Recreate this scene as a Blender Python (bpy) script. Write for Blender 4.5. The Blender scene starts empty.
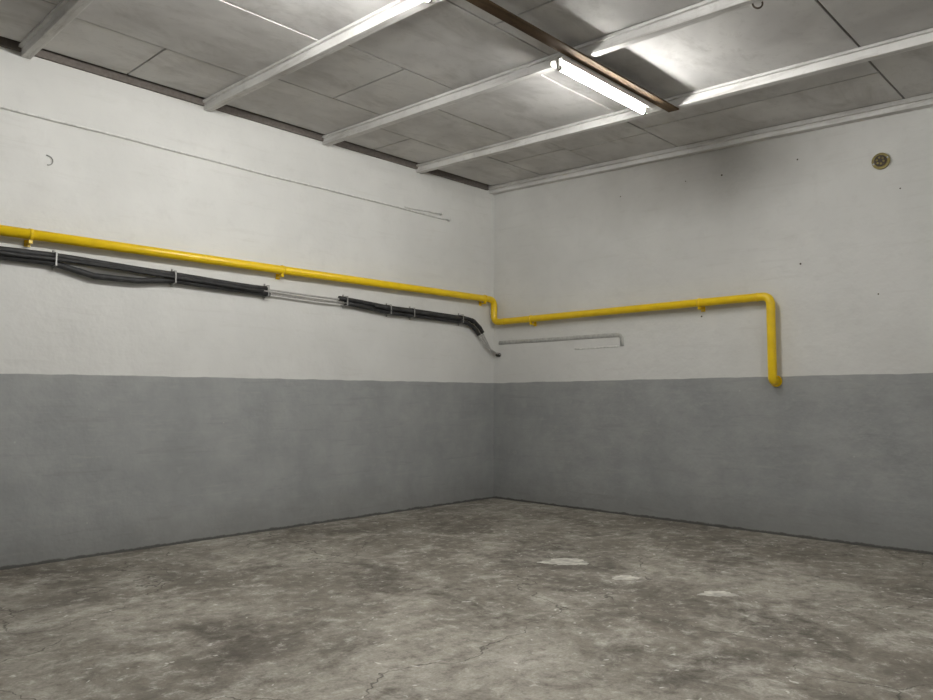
import bpy, bmesh, math, random
from mathutils import Vector, Matrix
random.seed(7)
S=bpy.context.scene
S.view_settings.view_transform='Standard'
S.view_settings.look='None'
SL=0.045; ZC=3.97      # underside of beams: z = ZC + SL*y
def zc(y): return ZC+SL*y

# ---------------------------------------------------------------- materials
def newmat(name):
    m=bpy.data.materials.new(name); m.use_nodes=True
    nt=m.node_tree; b=nt.nodes['Principled BSDF']
    return m,nt,b
def N(nt,t,**k):
    n=nt.nodes.new(t)
    for a,v in k.items(): setattr(n,a,v)
    return n
def noise(nt,vec,scale,detail=5,rough=.6,dist=0):
    n=N(nt,'ShaderNodeTexNoise'); n.inputs['Scale'].default_value=scale
    n.inputs['Detail'].default_value=detail; n.inputs['Roughness'].default_value=rough
    n.inputs['Distortion'].default_value=dist
    nt.links.new(vec,n.inputs['Vector']); return n.outputs['Fac']
def mapping(nt,scale=(1,1,1),loc=(0,0,0)):
    g=N(nt,'ShaderNodeNewGeometry'); m=N(nt,'ShaderNodeMapping')
    m.inputs['Scale'].default_value=scale; m.inputs['Location'].default_value=loc
    nt.links.new(g.outputs['Position'],m.inputs['Vector']); return m.outputs['Vector']
def mr(nt,v,a,b,c=0.,d=1.):
    n=N(nt,'ShaderNodeMapRange'); n.inputs[1].default_value=a;n.inputs[2].default_value=b
    n.inputs[3].default_value=c;n.inputs[4].default_value=d; nt.links.new(v,n.inputs[0]); return n.outputs[0]
def mth(nt,op,a,b=None):
    n=N(nt,'ShaderNodeMath',operation=op)
    for i,v in enumerate((a,b)):
        if v is None: continue
        if isinstance(v,(int,float)): n.inputs[i].default_value=v
        else: nt.links.new(v,n.inputs[i])
    return n.outputs[0]
def mix(nt,f,a,b,mode='MIX'):
    n=N(nt,'ShaderNodeMix',data_type='RGBA',blend_type=mode)
    for i,v in ((0,f),(6,a),(7,b)):
        if isinstance(v,(int,float)): n.inputs[i].default_value=v
        elif isinstance(v,tuple): n.inputs[i].default_value=(*v,1)
        else: nt.links.new(v,n.inputs[i])
    return n.outputs[2]
def bump(nt,b,hgt,strength,dist,prev=None):
    n=N(nt,'ShaderNodeBump'); n.inputs['Strength'].default_value=strength
    n.inputs['Distance'].default_value=dist; nt.links.new(hgt,n.inputs['Height'])
    if prev is not None: nt.links.new(prev,n.inputs['Normal'])
    nt.links.new(n.outputs[0],b.inputs['Normal']); return n.outputs[0]
def simple(name,col,rough=.5,metal=0,var=.15,sc=30):
    m,nt,b=newmat(name); v=mapping(nt)
    n=noise(nt,v,sc,2)
    c=mix(nt,mr(nt,n,.3,.7),tuple(x*(1-var) for x in col),tuple(min(1,x*(1+var)) for x in col))
    nt.links.new(c,b.inputs['Base Color']); b.inputs['Roughness'].default_value=rough
    b.inputs['Metallic'].default_value=metal; return m

def wall_mat(name,right=False):
    m,nt,b=newmat(name); v=mapping(nt)
    g=N(nt,'ShaderNodeNewGeometry'); sp=N(nt,'ShaderNodeSeparateXYZ'); nt.links.new(g.outputs['Position'],sp.inputs[0])
    Z=sp.outputs[2]
    # hand-cut paint edge
    edge=mth(nt,'ADD',Z,mth(nt,'MULTIPLY',mth(nt,'SUBTRACT',noise(nt,v,3.5,2),.5),.022))
    if right: edge=mth(nt,'ADD',edge,mth(nt,'MULTIPLY',sp.outputs[1],.004))
    up=mr(nt,edge,1.478,1.483)
    n1=noise(nt,v,.9,3); n2=noise(nt,v,7,4,.7); n3=noise(nt,v,2.3,4,.65,0)
    # long horizontal roller / scuff marks
    vs=mapping(nt,(.5,.5,5),(3,1,7)); ns=noise(nt,vs,3.0,4,.7,.3)
    white=mix(nt,mr(nt,n1,.35,.65),(.655,.655,.64),(.73,.73,.715))
    white=mix(nt,mr(nt,n2,.54,.74,0,.28),white,(.57,.57,.55))
    white=mix(nt,mr(nt,ns,.56,.72,0,.26),white,(.54,.53,.50))
    grey=mix(nt,mr(nt,n3,.35,.65),(.298,.308,.310),(.358,.368,.368))
    grey=mix(nt,mr(nt,n2,.55,.72,0,.35),grey,(.41,.415,.412))
    grey=mix(nt,mr(nt,ns,.57,.70,0,.35),grey,(.415,.415,.405))
    grey=mix(nt,mr(nt,ns,.44,.32,0,.30),grey,(.24,.242,.238))
    # scattered chips in the grey paint
    vo=N(nt,'ShaderNodeTexVoronoi'); vo.inputs['Scale'].default_value=5; nt.links.new(v,vo.inputs['Vector'])
    chip=mth(nt,'MULTIPLY',mr(nt,vo.outputs['Distance'],.035,.05,1,0),mr(nt,n3,.50,.55))
    grey=mix(nt,mth(nt,'MULTIPLY',chip,.5),grey,(.52,.52,.50))
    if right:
        # darker brownish patch on the wall under the roof beam
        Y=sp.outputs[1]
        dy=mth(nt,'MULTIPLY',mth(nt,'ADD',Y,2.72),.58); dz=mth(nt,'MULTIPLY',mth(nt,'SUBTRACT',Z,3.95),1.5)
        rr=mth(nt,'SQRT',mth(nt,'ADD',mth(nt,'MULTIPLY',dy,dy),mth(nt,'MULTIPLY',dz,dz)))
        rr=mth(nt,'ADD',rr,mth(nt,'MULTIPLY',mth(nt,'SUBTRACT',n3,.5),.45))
        dark_patch=mr(nt,rr,.1,1.35,.60,0)
        white=mix(nt,dark_patch,white,(.22,.20,.175))
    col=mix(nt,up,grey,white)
    # dirty broken joint with the slab
    jn=mth(nt,'ADD',Z,mth(nt,'MULTIPLY',n2,-.05))
    col=mix(nt,mr(nt,jn,-.008,.002,.85,0),col,(.035,.033,.03))
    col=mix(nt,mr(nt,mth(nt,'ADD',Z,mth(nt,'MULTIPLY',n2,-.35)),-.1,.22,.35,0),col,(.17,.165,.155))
    nt.links.new(col,b.inputs['Base Color']); b.inputs['Roughness'].default_value=.5
    b.inputs['Specular IOR Level'].default_value=.3
    p=bump(nt,b,n3,.45,.03)
    p=bump(nt,b,n2,.35,.011,p)
    return m
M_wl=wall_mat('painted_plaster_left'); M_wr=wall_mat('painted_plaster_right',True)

def floor_mat():
    m,nt,b=newmat('worn_concrete'); v=mapping(nt)
    a=noise(nt,v,.6,4,.62,.4); c=noise(nt,v,2.1,8,.75,.4); d=noise(nt,v,9,6,.78,.3); e=noise(nt,v,60,2,.7)
    col=mix(nt,mr(nt,a,.40,.60),(.220,.200,.168),(.39,.365,.318))
    col=mix(nt,mr(nt,c,.51,.64,0,.7),col,(.115,.100,.083))
    col=mix(nt,mr(nt,c,.48,.36,0,.75),col,(.53,.505,.455))
    col=mix(nt,mr(nt,d,.51,.66,0,.65),col,(.105,.092,.076))
    col=mix(nt,mr(nt,d,.46,.34,0,.75),col,(.60,.58,.53))
    col=mix(nt,mr(nt,e,.35,.7,0,.35),col,(.16,.146,.126))
    # dark oily stains
    v2=mapping(nt,(1,1,1),(5.3,2.1,0)); s=noise(nt,v2,.95,7,.70,.5)
    col=mix(nt,mth(nt,'MULTIPLY',mr(nt,s,.50,.62,0,.80),mr(nt,d,.35,.6,.3,1)),col,(.075,.065,.054))
    # cracks
    vd=N(nt,'ShaderNodeVectorMath',operation='ADD')
    nn=N(nt,'ShaderNodeTexNoise'); nn.inputs['Scale'].default_value=2.2; nn.inputs['Detail'].default_value=5; nt.links.new(v,nn.inputs['Vector'])
    sc=N(nt,'ShaderNodeVectorMath',operation='SCALE'); sc.inputs['Scale'].default_value=.7; nt.links.new(nn.outputs['Color'],sc.inputs[0])
    nt.links.new(v,vd.inputs[0]); nt.links.new(sc.outputs[0],vd.inputs[1])
    vo=N(nt,'ShaderNodeTexVoronoi',feature='DISTANCE_TO_EDGE'); vo.inputs['Scale'].default_value=.55; nt.links.new(vd.outputs[0],vo.inputs['Vector'])
    cr=mth(nt,'MULTIPLY',mr(nt,vo.outputs['Distance'],.0008,.0035,1,0),mr(nt,s,.55,.50))
    col=mix(nt,mth(nt,'MULTIPLY',cr,.7),col,(.045,.04,.034))
    # plaster flecks
    vf=N(nt,'ShaderNodeTexVoronoi'); vf.inputs['Scale'].default_value=10; nt.links.new(vd.outputs[0],vf.inputs['Vector'])
    fl=mth(nt,'MULTIPLY',mr(nt,vf.outputs['Distance'],.06,.16,1,0),mr(nt,c,.53,.49))
    col=mix(nt,mth(nt,'MULTIPLY',fl,.8),col,(.74,.73,.69))
    nt.links.new(col,b.inputs['Base Color'])
    nt.links.new(mr(nt,c,.35,.65,.85,.62),b.inputs['Roughness']); b.inputs['Specular IOR Level'].default_value=.3
    p=bump(nt,b,d,.4,.014); p=bump(nt,b,c,.3,.02,p)
    return m
M_floor=floor_mat()

def paintwood(name,c1,c2,dark,axis='Y',amt=.6,k=9):
    m,nt,b=newmat(name)
    sc={'Y':(k,1,k),'X':(1,k,k)}[axis]
    v=mapping(nt,sc); v1=mapping(nt)
    n1=noise(nt,v,1.6,5,.7,.5); n2=noise(nt,v1,1.3,3,.6,.4); n3=noise(nt,v1,14,3,.7)
    col=mix(nt,mr(nt,n2,.38,.62),c1,c2)
    col=mix(nt,mr(nt,n1,.50,.68,0,amt),col,dark)
    col=mix(nt,mr(nt,n3,.55,.75,0,amt*.5),col,dark)
    nt.links.new(col,b.inputs['Base Color']); b.inputs['Roughness'].default_value=.85
    b.inputs['Specular IOR Level'].default_value=.12
    bump(nt,b,n1,.2,.005); return m
M_panel=paintwood('whitewashed_board',(.55,.54,.535),(.69,.68,.67),(.37,.355,.34),'X',.45,2.2)
M_beam=paintwood('whitewashed_timber',(.64,.63,.62),(.77,.765,.755),(.36,.34,.32),'Y',.55)
M_brown=paintwood('stained_board',(.075,.050,.030),(.12,.08,.048),(.03,.02,.014),'X',.6)
M_dark=simple('dark_cavity',(.085,.068,.055),.9)
M_plate=simple('dusty_wall_plate',(.17,.15,.135),.9)
M_yel=simple('yellow_gloss_paint',(.88,.60,.010),.28,0,.05,8)
M_blk=simple('black_foam_insulation',(.026,.026,.028),.6,0,.5,14)
M_met=simple('galvanised_steel',(.34,.34,.335),.45,.5)
M_cop=simple('grey_pipe',(.45,.44,.43),.45,.1)
M_cab=simple('white_cable',(.68,.68,.66),.5)
M_plas=simple('groove_plaster_shaded',(.44,.44,.425),.7)  # groove's shadow line put into the colour, greyer than the wall
M_plasl=simple('groove_plaster_light',(.68,.68,.66),.7)
M_hk=simple('dull_hook',(.35,.35,.34),.6)
M_box=simple('olive_box_plastic',(.24,.19,.04),.45,0,.3)
M_boxd=simple('box_core',(.05,.035,.02),.6)
M_spill=simple('cement_spill',(.53,.515,.47),.8,0,.4,11)
M_hous=simple('lamp_housing_enamel',(.66,.65,.62),.35)
def tube_mat(name,st):
    m,nt,b=newmat(name)
    b.inputs['Base Color'].default_value=(.9,.9,.9,1)
    b.inputs['Emission Color'].default_value=(1,.985,.935,1); b.inputs['Emission Strength'].default_value=st
    return m
M_e1=tube_mat('fluorescent_glass_lowered',175); M_e2=tube_mat('fluorescent_glass',410); M_e3=tube_mat('fluorescent_glass_fill',275)  # tube in view turned down, the unseen ones carry more of the light

# ---------------------------------------------------------------- mesh helpers
def box(bm,lo,hi,mi=0,shear=False,bev=0):
    """axis box; with shear=True z values are offsets from the sloping beam plane"""
    r=bmesh.ops.create_cube(bm,size=1); vs=r['verts']
    for v in vs:
        v.co=Vector([lo[i]+(v.co[i]+.5)*(hi[i]-lo[i]) for i in range(3)])
    fs=set(f for v in vs for f in v.link_faces)
    for f in fs: f.material_index=mi
    if bev:
        es=list(set(e for v in vs for e in v.link_edges))
        rr=bmesh.ops.bevel(bm,geom=es,offset=bev,segments=2,affect='EDGES',profile=.5)
        fs=set(rr['faces'])|set(f for f in fs if f.is_valid)
        vs=set(v for f in fs for v in f.verts)
        for f in fs: f.material_index=mi
    if shear:
        for v in vs: v.co.z+=zc(v.co.y)
    return vs
def finish(bm,name,mats,smooth=False,parent=None):
    me=bpy.data.meshes.new(name); bm.normal_update(); bm.to_mesh(me); bm.free()
    for m in mats: me.materials.append(m)
    if smooth:
        for p in me.polygons: p.use_smooth=True
    o=bpy.data.objects.new(name,me); S.collection.objects.link(o)
    if parent: o.parent=parent
    return o
def empty(name):
    o=bpy.data.objects.new(name,None); S.collection.objects.link(o); o.empty_display_size=.1; return o
def roundpath(pts,br,seg=8):
    pts=[Vector(p) for p in pts]; out=[pts[0]]
    for i in range(1,len(pts)-1):
        a,p,c=pts[i-1],pts[i],pts[i+1]
        d1=(a-p); d2=(c-p); l=min(br,d1.length*.49,d2.length*.49); d1.normalize(); d2.normalize()
        A=p+d1*l; B=p+d2*l
        for k in range(seg+1):
            t=k/seg; out.append((1-t)**2*A+2*t*(1-t)*p+t*t*B)
    out.append(pts[-1]); return out
def sweep(bm,pts,r,n=16,mi=0,cap=True):
    rings=[]; T0=(pts[1]-pts[0]).normalized()
    u=T0.orthogonal().normalized(); prev=T0
    for i,p in enumerate(pts):
        if i==0: T=T0
        elif i==len(pts)-1: T=(pts[i]-pts[i-1]).normalized()
        else: T=((pts[i+1]-pts[i]).normalized()+(pts[i]-pts[i-1]).normalized()).normalized()
        u=prev.rotation_difference(T)@u; u=(u-T*u.dot(T)).normalized(); prev=T; w=T.cross(u)
        rad=r(i/(len(pts)-1)) if callable(r) else r
        rings.append([bm.verts.new(p+(u*math.cos(2*math.pi*k/n)+w*math.sin(2*math.pi*k/n))*rad) for k in range(n)])
    for a,b2 in zip(rings,rings[1:]):
        for k in range(n):
            f=bm.faces.new((a[k],a[(k+1)%n],b2[(k+1)%n],b2[k])); f.material_index=mi; f.smooth=True
    if cap:
        f=bm.faces.new(rings[0][::-1]); f.material_index=mi
        f=bm.faces.new(rings[-1]); f.material_index=mi
def cyl(bm,a,b2,r,n=20,mi=0): sweep(bm,[Vector(a),Vector(b2)],r,n,mi)
def wob(pts,amp,step=.12):
    """resample a path and let it sag / wander a little"""
    out=[]; pts=[Vector(p) for p in pts]
    ph=[random.uniform(0,6) for _ in range(4)]; s=0
    for a,c in zip(pts,pts[1:]):
        L=(c-a).length; n=max(1,int(L/step))
        for k in range(n):
            q=a.lerp(c,k/n); t=s+L*k/n
            q=q+Vector((0,.3*amp*math.sin(3.1*t+ph[0]),amp*(math.sin(2.3*t+ph[1])+.5*math.sin(6.1*t+ph[2]))))
            out.append(q)
        s+=L
    out.append(pts[-1]); return out

# ---------------------------------------------------------------- room shell
X0,Y0=-10.0,-10.0
def slab(name,lo,hi,mat):
    bm=bmesh.new(); box(bm,lo,hi); return finish(bm,name,[mat])
slab('floor',(X0-.2,Y0-.2,-.15),(.2,.2,0),M_floor)
slab('wall_left',(X0-.2,0,0),(.2,.2,4.4),M_wl)
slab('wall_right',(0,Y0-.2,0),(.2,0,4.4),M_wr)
slab('wall_back',(X0-.2,Y0-.2,0),(0,Y0,4.4),M_wl)
slab('wall_side',(X0-.2,Y0,0),(X0,0,4.4),M_wl)

# ceiling: boards with real gaps over a dark deck
BX=[-9.60,-8.22,-6.85,-5.49,-3.985,-2.665,-1.33]
BH=.085; BW=.07
bm=bmesh.new()
box(bm,(X0,Y0,BH+.03),(0,0,BH+.09),1,True)
edges=[X0]+BX+[-.05]
seams=[[-1.9,-4.2,-6.4,-8.6],[-1.2,-3.1,-5.3,-7.4],[-1.6,-2.9,-4.8,-6.9],[-.95,-1.75,-3.2,-5.0,-7.1],
       [-.85,-1.9,-2.9,-4.9,-7.0],[-1.0,-2.0,-3.05,-4.85,-6.9],[-.7,-1.55,-2.78,-4.85,-6.9],[-.9,-1.75,-2.72,-4.83,-6.9]]
for i in range(len(edges)-1):
    xa,xb=edges[i],edges[i+1]
    ys=[-.07]+seams[i]+[Y0]
    for ya,yb in zip(ys,ys[1:]):
        dz=random.uniform(0,.006)
        xm=None
        if random.random()<.35: xm=xa+(xb-xa)*random.uniform(.4,.6)
        segs=[(xa,xb)] if xm is None else [(xa,xm),(xm,xb)]
        for (p,q) in segs:
            g=.0075
            box(bm,(p+g,yb+g,BH+dz),(q-g,ya-g,BH+dz+.02),0,True,.002)
finish(bm,'ceiling',[M_panel,M_dark])

for i,x in enumerate(BX):
    bm=bmesh.new()
    box(bm,(x-BW/2,Y0+.01,0),(x+BW/2,-.002,BH),0,True,.005)
    for s in (-1,1):   # thin cover laths either side
        xx=x+s*(BW/2+.012)
        box(bm,(xx-.012,Y0+.01,BH-.022),(xx+.012,-.002,BH),0,True,.002)
    finish(bm,'ceiling_beam' if i==0 else 'ceiling_beam.%03d'%i,[M_beam])
bm=bmesh.new()
box(bm,(-.085,Y0+.01,0),(-.001,-.002,BH),0,True,.005)
box(bm,(-.115,Y0+.01,.045),(-.085,-.002,BH),0,True,.003)
finish(bm,'ceiling_beam.%03d'%len(BX),[M_beam])
bm=bmesh.new()
xs=[X0]+BX+[-.085]
for a,c in zip(xs,xs[1:]):
    box(bm,(a+BW/2+.002,-.03,.035),(c-BW/2-.002,-.001,BH+.02),0,True,.003)
finish(bm,'trim_1',[M_plate])

# ---------------------------------------------------------------- lighting
def fixture(name,x0,y,mat,L=1.2):
    e=empty(name); x1=x0+L
    zr=zc(y)-.006; zb=zr-.022
    bm=bmesh.new()
    zt=zb-.062
    # added enamel tray on spacers, lips shaped to shield the ceiling from glare
    box(bm,(x0-.03,y-.052,zb-.014),(x1+.03,y+.052,zb),0,False,.003)
    box(bm,(x0-.03,y+.052,zb-.042),(x1+.03,y+.055,zb-.001),0,False,.001)
    box(bm,(x0-.03,y-.055,zb-.034),(x1+.03,y-.052,zb-.001),0,False,.001)
    for xx in (x0+.15,x1-.19):
        box(bm,(xx,y-.03,zb-.002),(xx+.04,y+.03,zr),0,False,.002)
    for xx in (x0-.02,x1+.0):
        box(bm,(xx,y-.014,zt-.018),(xx+.02,y+.014,zb-.012),0,False,.004)
    o=finish(bm,'shield_tray_body',[M_hous],parent=e)
    bm=bmesh.new(); cyl(bm,(x0+.006,y,zt),(x1-.004,y,zt),.019,12,0)
    finish(bm,'glass_tube',[mat],parent=e)
    bm=bmesh.new()
    cyl(bm,(x0+.001,y,zt),(x0+.022,y,zt),.0205,20,0); cyl(bm,(x1-.022,y,zt),(x1-.001,y,zt),.0205,20,0)
    finish(bm,'end_caps',[M_met],parent=e)
    return e
fixture('fluorescent_fill_lamp',-2.83,-3.225,M_e1)
fixture('fluorescent_fill_lamp',-5.32,-3.225,M_e2)
fixture('fluorescent_fill_lamp',-4.4,-7.4,M_e3)  # unseen tube behind the camera, added as fill light
# stained carrier board the tubes are mounted beside
bm=bmesh.new()
box(bm,(-6.2,-3.385,-.016),(-1.31,-3.282,-.002),0,True,.003)
finish(bm,'lamp_carrier_board',[M_brown])

# eye hook under the ceiling
bm=bmesh.new()
cx,cy=-2.62,-4.62; z0=zc(cy)+BH
cyl(bm,(cx,cy,z0),(cx,cy,z0-.05),.006,10)
cyl(bm,(cx,cy,z0),(cx,cy,z0-.008),.02,16)
ring=[Vector((cx+.032*math.cos(t)*.7,cy-.032*math.cos(t)*.7,z0-.08+.032*math.sin(t))) for t in [math.pi/2+2*math.pi*k/24*.93 for k in range(25)]]
sweep(bm,ring,.006,10)
finish(bm,'ceiling_hook',[M_boxd])

# ---------------------------------------------------------------- yellow gas pipe
e=empty('gas_pipe'); PR=.041; o=.088
bm=bmesh.new()
pts=[(X0+.01,-o,2.56),(-o,-o,2.555),(-o,-o,2.262),(-o,-3.645,2.262),(-o,-3.645,1.452),(-.001,-3.645,1.452)]
sweep(bm,roundpath(pts,.085,8),PR,24)
cyl(bm,(-.012,-3.645,1.452),(-.001,-3.645,1.452),.056,24)
# weld collars
for a,c in (((-o,-o,2.45),(-o,-o,2.44)),((-o-.0,-.26,2.262),(-o,-.268,2.262)),((-o,-3.52,2.262),(-o,-3.512,2.262)),((-o,-3.645,2.14),(-o,-3.645,2.132))):
    cyl(bm,a,c,PR+.003,24)
finish(bm,'pipe_run',[M_yel],parent=e)
bm=bmesh.new()
def bracket(p,wall):
    x,y,z=p
    if wall=='L':
        cyl(bm,(x-.014,y,z),(x+.014,y,z),PR+.005,24)
        box(bm,(x-.014,-o,z-PR-.030),(x+.014,-.001,z-PR-.014),0,False,.002)
        box(bm,(x-.014,-o-.012,z-PR-.030),(x+.014,-o+.012,z-PR+.004),0,False,.002)
        box(bm,(x-.022,-.010,z-PR-.045),(x+.022,-.001,z-PR+.01),0,False,.002)
    else:
        cyl(bm,(x,y-.014,z),(x,y+.014,z),PR+.005,24)
        box(bm,(-o,y-.014,z-PR-.030),(-.001,y+.014,z-PR-.014),0,False,.002)
        box(bm,(-o-.012,y-.014,z-PR-.030),(-o+.012,y+.014,z-PR+.004),0,False,.002)
        box(bm,(-.010,y-.022,z-PR-.045),(-.001,y+.022,z-PR+.01),0,False,.002)
for x in (-7.7,-5.43,-3.21,-.26): bracket((x,-o,2.557),'L')
for y in (-.70,-2.92): bracket((-o,y,2.262),'R')
finish(bm,'pipe_brackets',[M_yel],parent=e)

# ---------------------------------------------------------------- insulated refrigerant lines
e=empty('insulated_pipe_bundle'); q=-.055
bm=bmesh.new()
R1=.025
sweep(bm,wob([(X0+.02,q,2.44),(-5.25,q,2.415),(-4.29,q,2.385),(-3.36,q,2.355)],.004),R1,14)
sweep(bm,wob([(X0+.02,q,2.385),(-5.27,q,2.362),(-4.95,q-.01,2.297),(-4.60,q-.01,2.297),(-4.29,q,2.332),(-3.33,q,2.302)],.004),R1,14)
sweep(bm,wob([(X0+.02,q-.045,2.40),(-5.25,q-.042,2.385),(-4.29,q-.042,2.355),(-3.42,q-.04,2.325)],.004),R1*.6,14)
sweep(bm,wob([(-2.50,q,2.345),(-1.83,q,2.305),(-1.48,q,2.30),(-.62,q,2.285)],.003)+
      [Vector(p) for p in ((-.50,q,2.27),(-.40,q,2.235),(-.32,q,2.18),(-.27,q,2.12))],R1,14)
sweep(bm,wob([(-2.42,q,2.300),(-1.83,q,2.255),(-1.48,q,2.25),(-.66,q,2.235)],.003)+
      [Vector(p) for p in ((-.54,q,2.22),(-.46,q,2.19),(-.39,q,2.14),(-.34,q,2.09))],R1,14)
sweep(bm,wob([(-2.05,q-.04,2.30),(-1.48,q-.042,2.28),(-.70,q-.04,2.262)],.002),R1*.75,12)
finish(bm,'foam_sleeves',[M_blk],True,parent=e)
bm=bmesh.new()
sweep(bm,wob([(-3.45,q,2.352),(-2.9,q,2.345),(-2.42,q,2.335)],.003),.010,10)
sweep(bm,wob([(-3.40,q,2.308),(-2.9,q,2.300),(-2.35,q,2.298)],.003),.010,10)
sweep(bm,wob([(-3.40,q-.02,2.330),(-2.9,q-.02,2.312),(-2.40,q-.02,2.300)],.002),.006,8)
for a,z0,y1 in ((-.28,2.13,-.04),(-.35,2.10,-.11),(-.31,2.10,-.075)):
    sweep(bm,roundpath([(a,q,z0),(a+.12,q-.005,1.96),(-.07,y1,1.86),(-.002,y1-.015,1.845)],.06,6),.009,10)
finish(bm,'bare_pipes',[M_cop],True,parent=e)
bm=bmesh.new()
cyl(bm,(-.05,-.10,1.845),(-.001,-.10,1.843),.026,16)
cyl(bm,(-.47,q,2.262),(-.42,q,2.245),.030,14)
finish(bm,'end_sleeve',[M_blk],parent=e)
bm=bmesh.new()
def clamp(x,za,zb):
    zm=(za+zb)/2; hh=(zb-za)/2+R1+.004
    box(bm,(x-.009,q-.060,zm-hh),(x+.009,-.001,zm-hh+.005),0,False,.001)
    box(bm,(x-.009,q-.060,zm+hh-.005),(x+.009,-.001,zm+hh),0,False,.001)
    box(bm,(x-.006,q-.062,zm-hh),(x+.006,q-.058,zm+hh),0,False,.001)
    cyl(bm,(x,-.03,zm+hh),(x,-.03,zm+hh+.022),.009,8)
    cyl(bm,(x,-.03,zm-hh-.022),(x,-.03,zm-hh),.009,8)
for x,za,zb in ((-7.2,2.385,2.44),(-5.25,2.362,2.415),(-4.29,2.332,2.385),(-3.37,2.304,2.355),(-2.43,2.30,2.342),(-1.83,2.255,2.305),(-1.48,2.25,2.30),(-.68,2.236,2.286)):
    clamp(x,za,zb)
finish(bm,'steel_clamps',[M_met],parent=e)

# ---------------------------------------------------------------- thin cable on the left wall
bm=bmesh.new()
sweep(bm,wob([(X0+.02,-.010,3.56),(-5.65,-.010,3.53),(-3.2,-.010,3.505),(-.86,-.010,3.487)],.003),.011,8)
sweep(bm,wob([(-1.55,-.010,3.515),(-.98,-.010,3.535)],.002),.008,8)
for x,z in ((-.84,3.487),(-.97,3.536)):
    cyl(bm,(x,-.001,z),(x,-.05,z),.015,10)
finish(bm,'wall_cable',[M_cab])
# bent wall hook
bm=bmesh.new()
arc=[Vector((-5.31+.038*math.cos(t),-.012,3.19+.038*math.sin(t))) for t in [1.7-.22*k for k in range(16)]]
sweep(bm,arc,.004,8); cyl(bm,arc[0]+Vector((0,.011,0)),arc[0],.004,8)
finish(bm,'wall_hook',[M_hk])

# ---------------------------------------------------------------- filled chase on the right wall
bm=bmesh.new()
sweep(bm,wob([(.014,-.10,2.000),(.014,-1.0,2.000),(.014,-1.88,1.998)],.002,.08)+[Vector(p) for p in ((.014,-1.92,1.990),(.014,-1.94,1.96),(.014,-1.945,1.87))],.030,12,0)
sweep(bm,wob([(.006,-1.30,1.868),(.006,-1.9,1.868)],.003,.08),.013,8,1)
finish(bm,'wall_chase_outline',[M_plas,M_plasl],True)

# round junction box
bm=bmesh.new(); y,z=-4.61,3.37
cyl(bm,(-.022,y,z),(-.001,y,z),.072,32,0)
cyl(bm,(-.030,y,z),(-.020,y,z),.050,32,1)
for k in range(6):
    t=k*math.pi/3+.3
    cyl(bm,(-.036,y+.028*math.cos(t),z+.028*math.sin(t)),(-.028,y+.028*math.cos(t),z+.028*math.sin(t)),.009,10,0)
cyl(bm,(-.027,y-.056,z+.02),(-.02,y-.056,z+.02),.008,10,2); cyl(bm,(-.027,y+.056,z-.02),(-.02,y+.056,z-.02),.008,10,2)
finish(bm,'junction_box',[M_box,M_boxd,M_met])

# leftover wall plugs / screws
bm=bmesh.new()
for y,z in ((-1.95,3.57),(-2.75,3.58),(-3.15,3.56),(-3.9,3.55),(-2.9,2.13),(-4.55,2.2),(-4.75,3.1),(-3.9,2.55)):
    cyl(bm,(-.004,y,z),(-.001,y,z),random.uniform(.005,.010),10)
finish(bm,'wall_plugs',[M_boxd])
# concrete spills on the slab
bm=bmesh.new()
for cx,cy,rx,ry in ((-2.33,-2.87,.18,.12),(-2.44,-3.49,.10,.07),(-2.39,-4.16,.12,.07)):
    vs=[]
    for k in range(60):
        t=2*math.pi*k/60; s=1+.12*math.sin(3*t+cx*9)+.08*math.sin(5*t+cy*5)+.06*math.sin(11*t+cy)+.05*math.sin(17*t+cx)
        px=rx*s*math.cos(t); py=ry*s*math.sin(t); c,s2=math.cos(-.75),math.sin(-.75)
        vs.append(bm.verts.new((cx+px*c-py*s2,cy+px*s2+py*c,.0005)))
    f=bm.faces.new(vs)
    r=bmesh.ops.inset_region(bm,faces=[f],thickness=.012)
    for v in f.verts: v.co.z=.002
finish(bm,'cement_spill',[M_spill])

# ---------------------------------------------------------------- world + camera
w=bpy.data.worlds.new('World'); S.world=w; w.use_nodes=True
w.node_tree.nodes['Background'].inputs[0].default_value=(.5,.5,.5,1); w.node_tree.nodes['Background'].inputs[1].default_value=.05
f=733.; a=math.radians(44.35); th=math.atan(47/733.)
h=Vector((math.cos(a),math.sin(a),0)); r=Vector((math.sin(a),-math.cos(a),0)); zz=Vector((0,0,1))
fw=h*math.cos(th)+zz*math.sin(th); up=-h*math.sin(th)+zz*math.cos(th)
cd=bpy.data.cameras.new('camera'); cd.sensor_width=36; cd.lens=36*f/933.
co=bpy.data.objects.new('camera',cd); S.collection.objects.link(co)
M=Matrix((r,up,-fw)).transposed().to_4x4(); M.translation=Vector((-7.082,-6.427,1.3)); co.matrix_world=M
S.camera=co
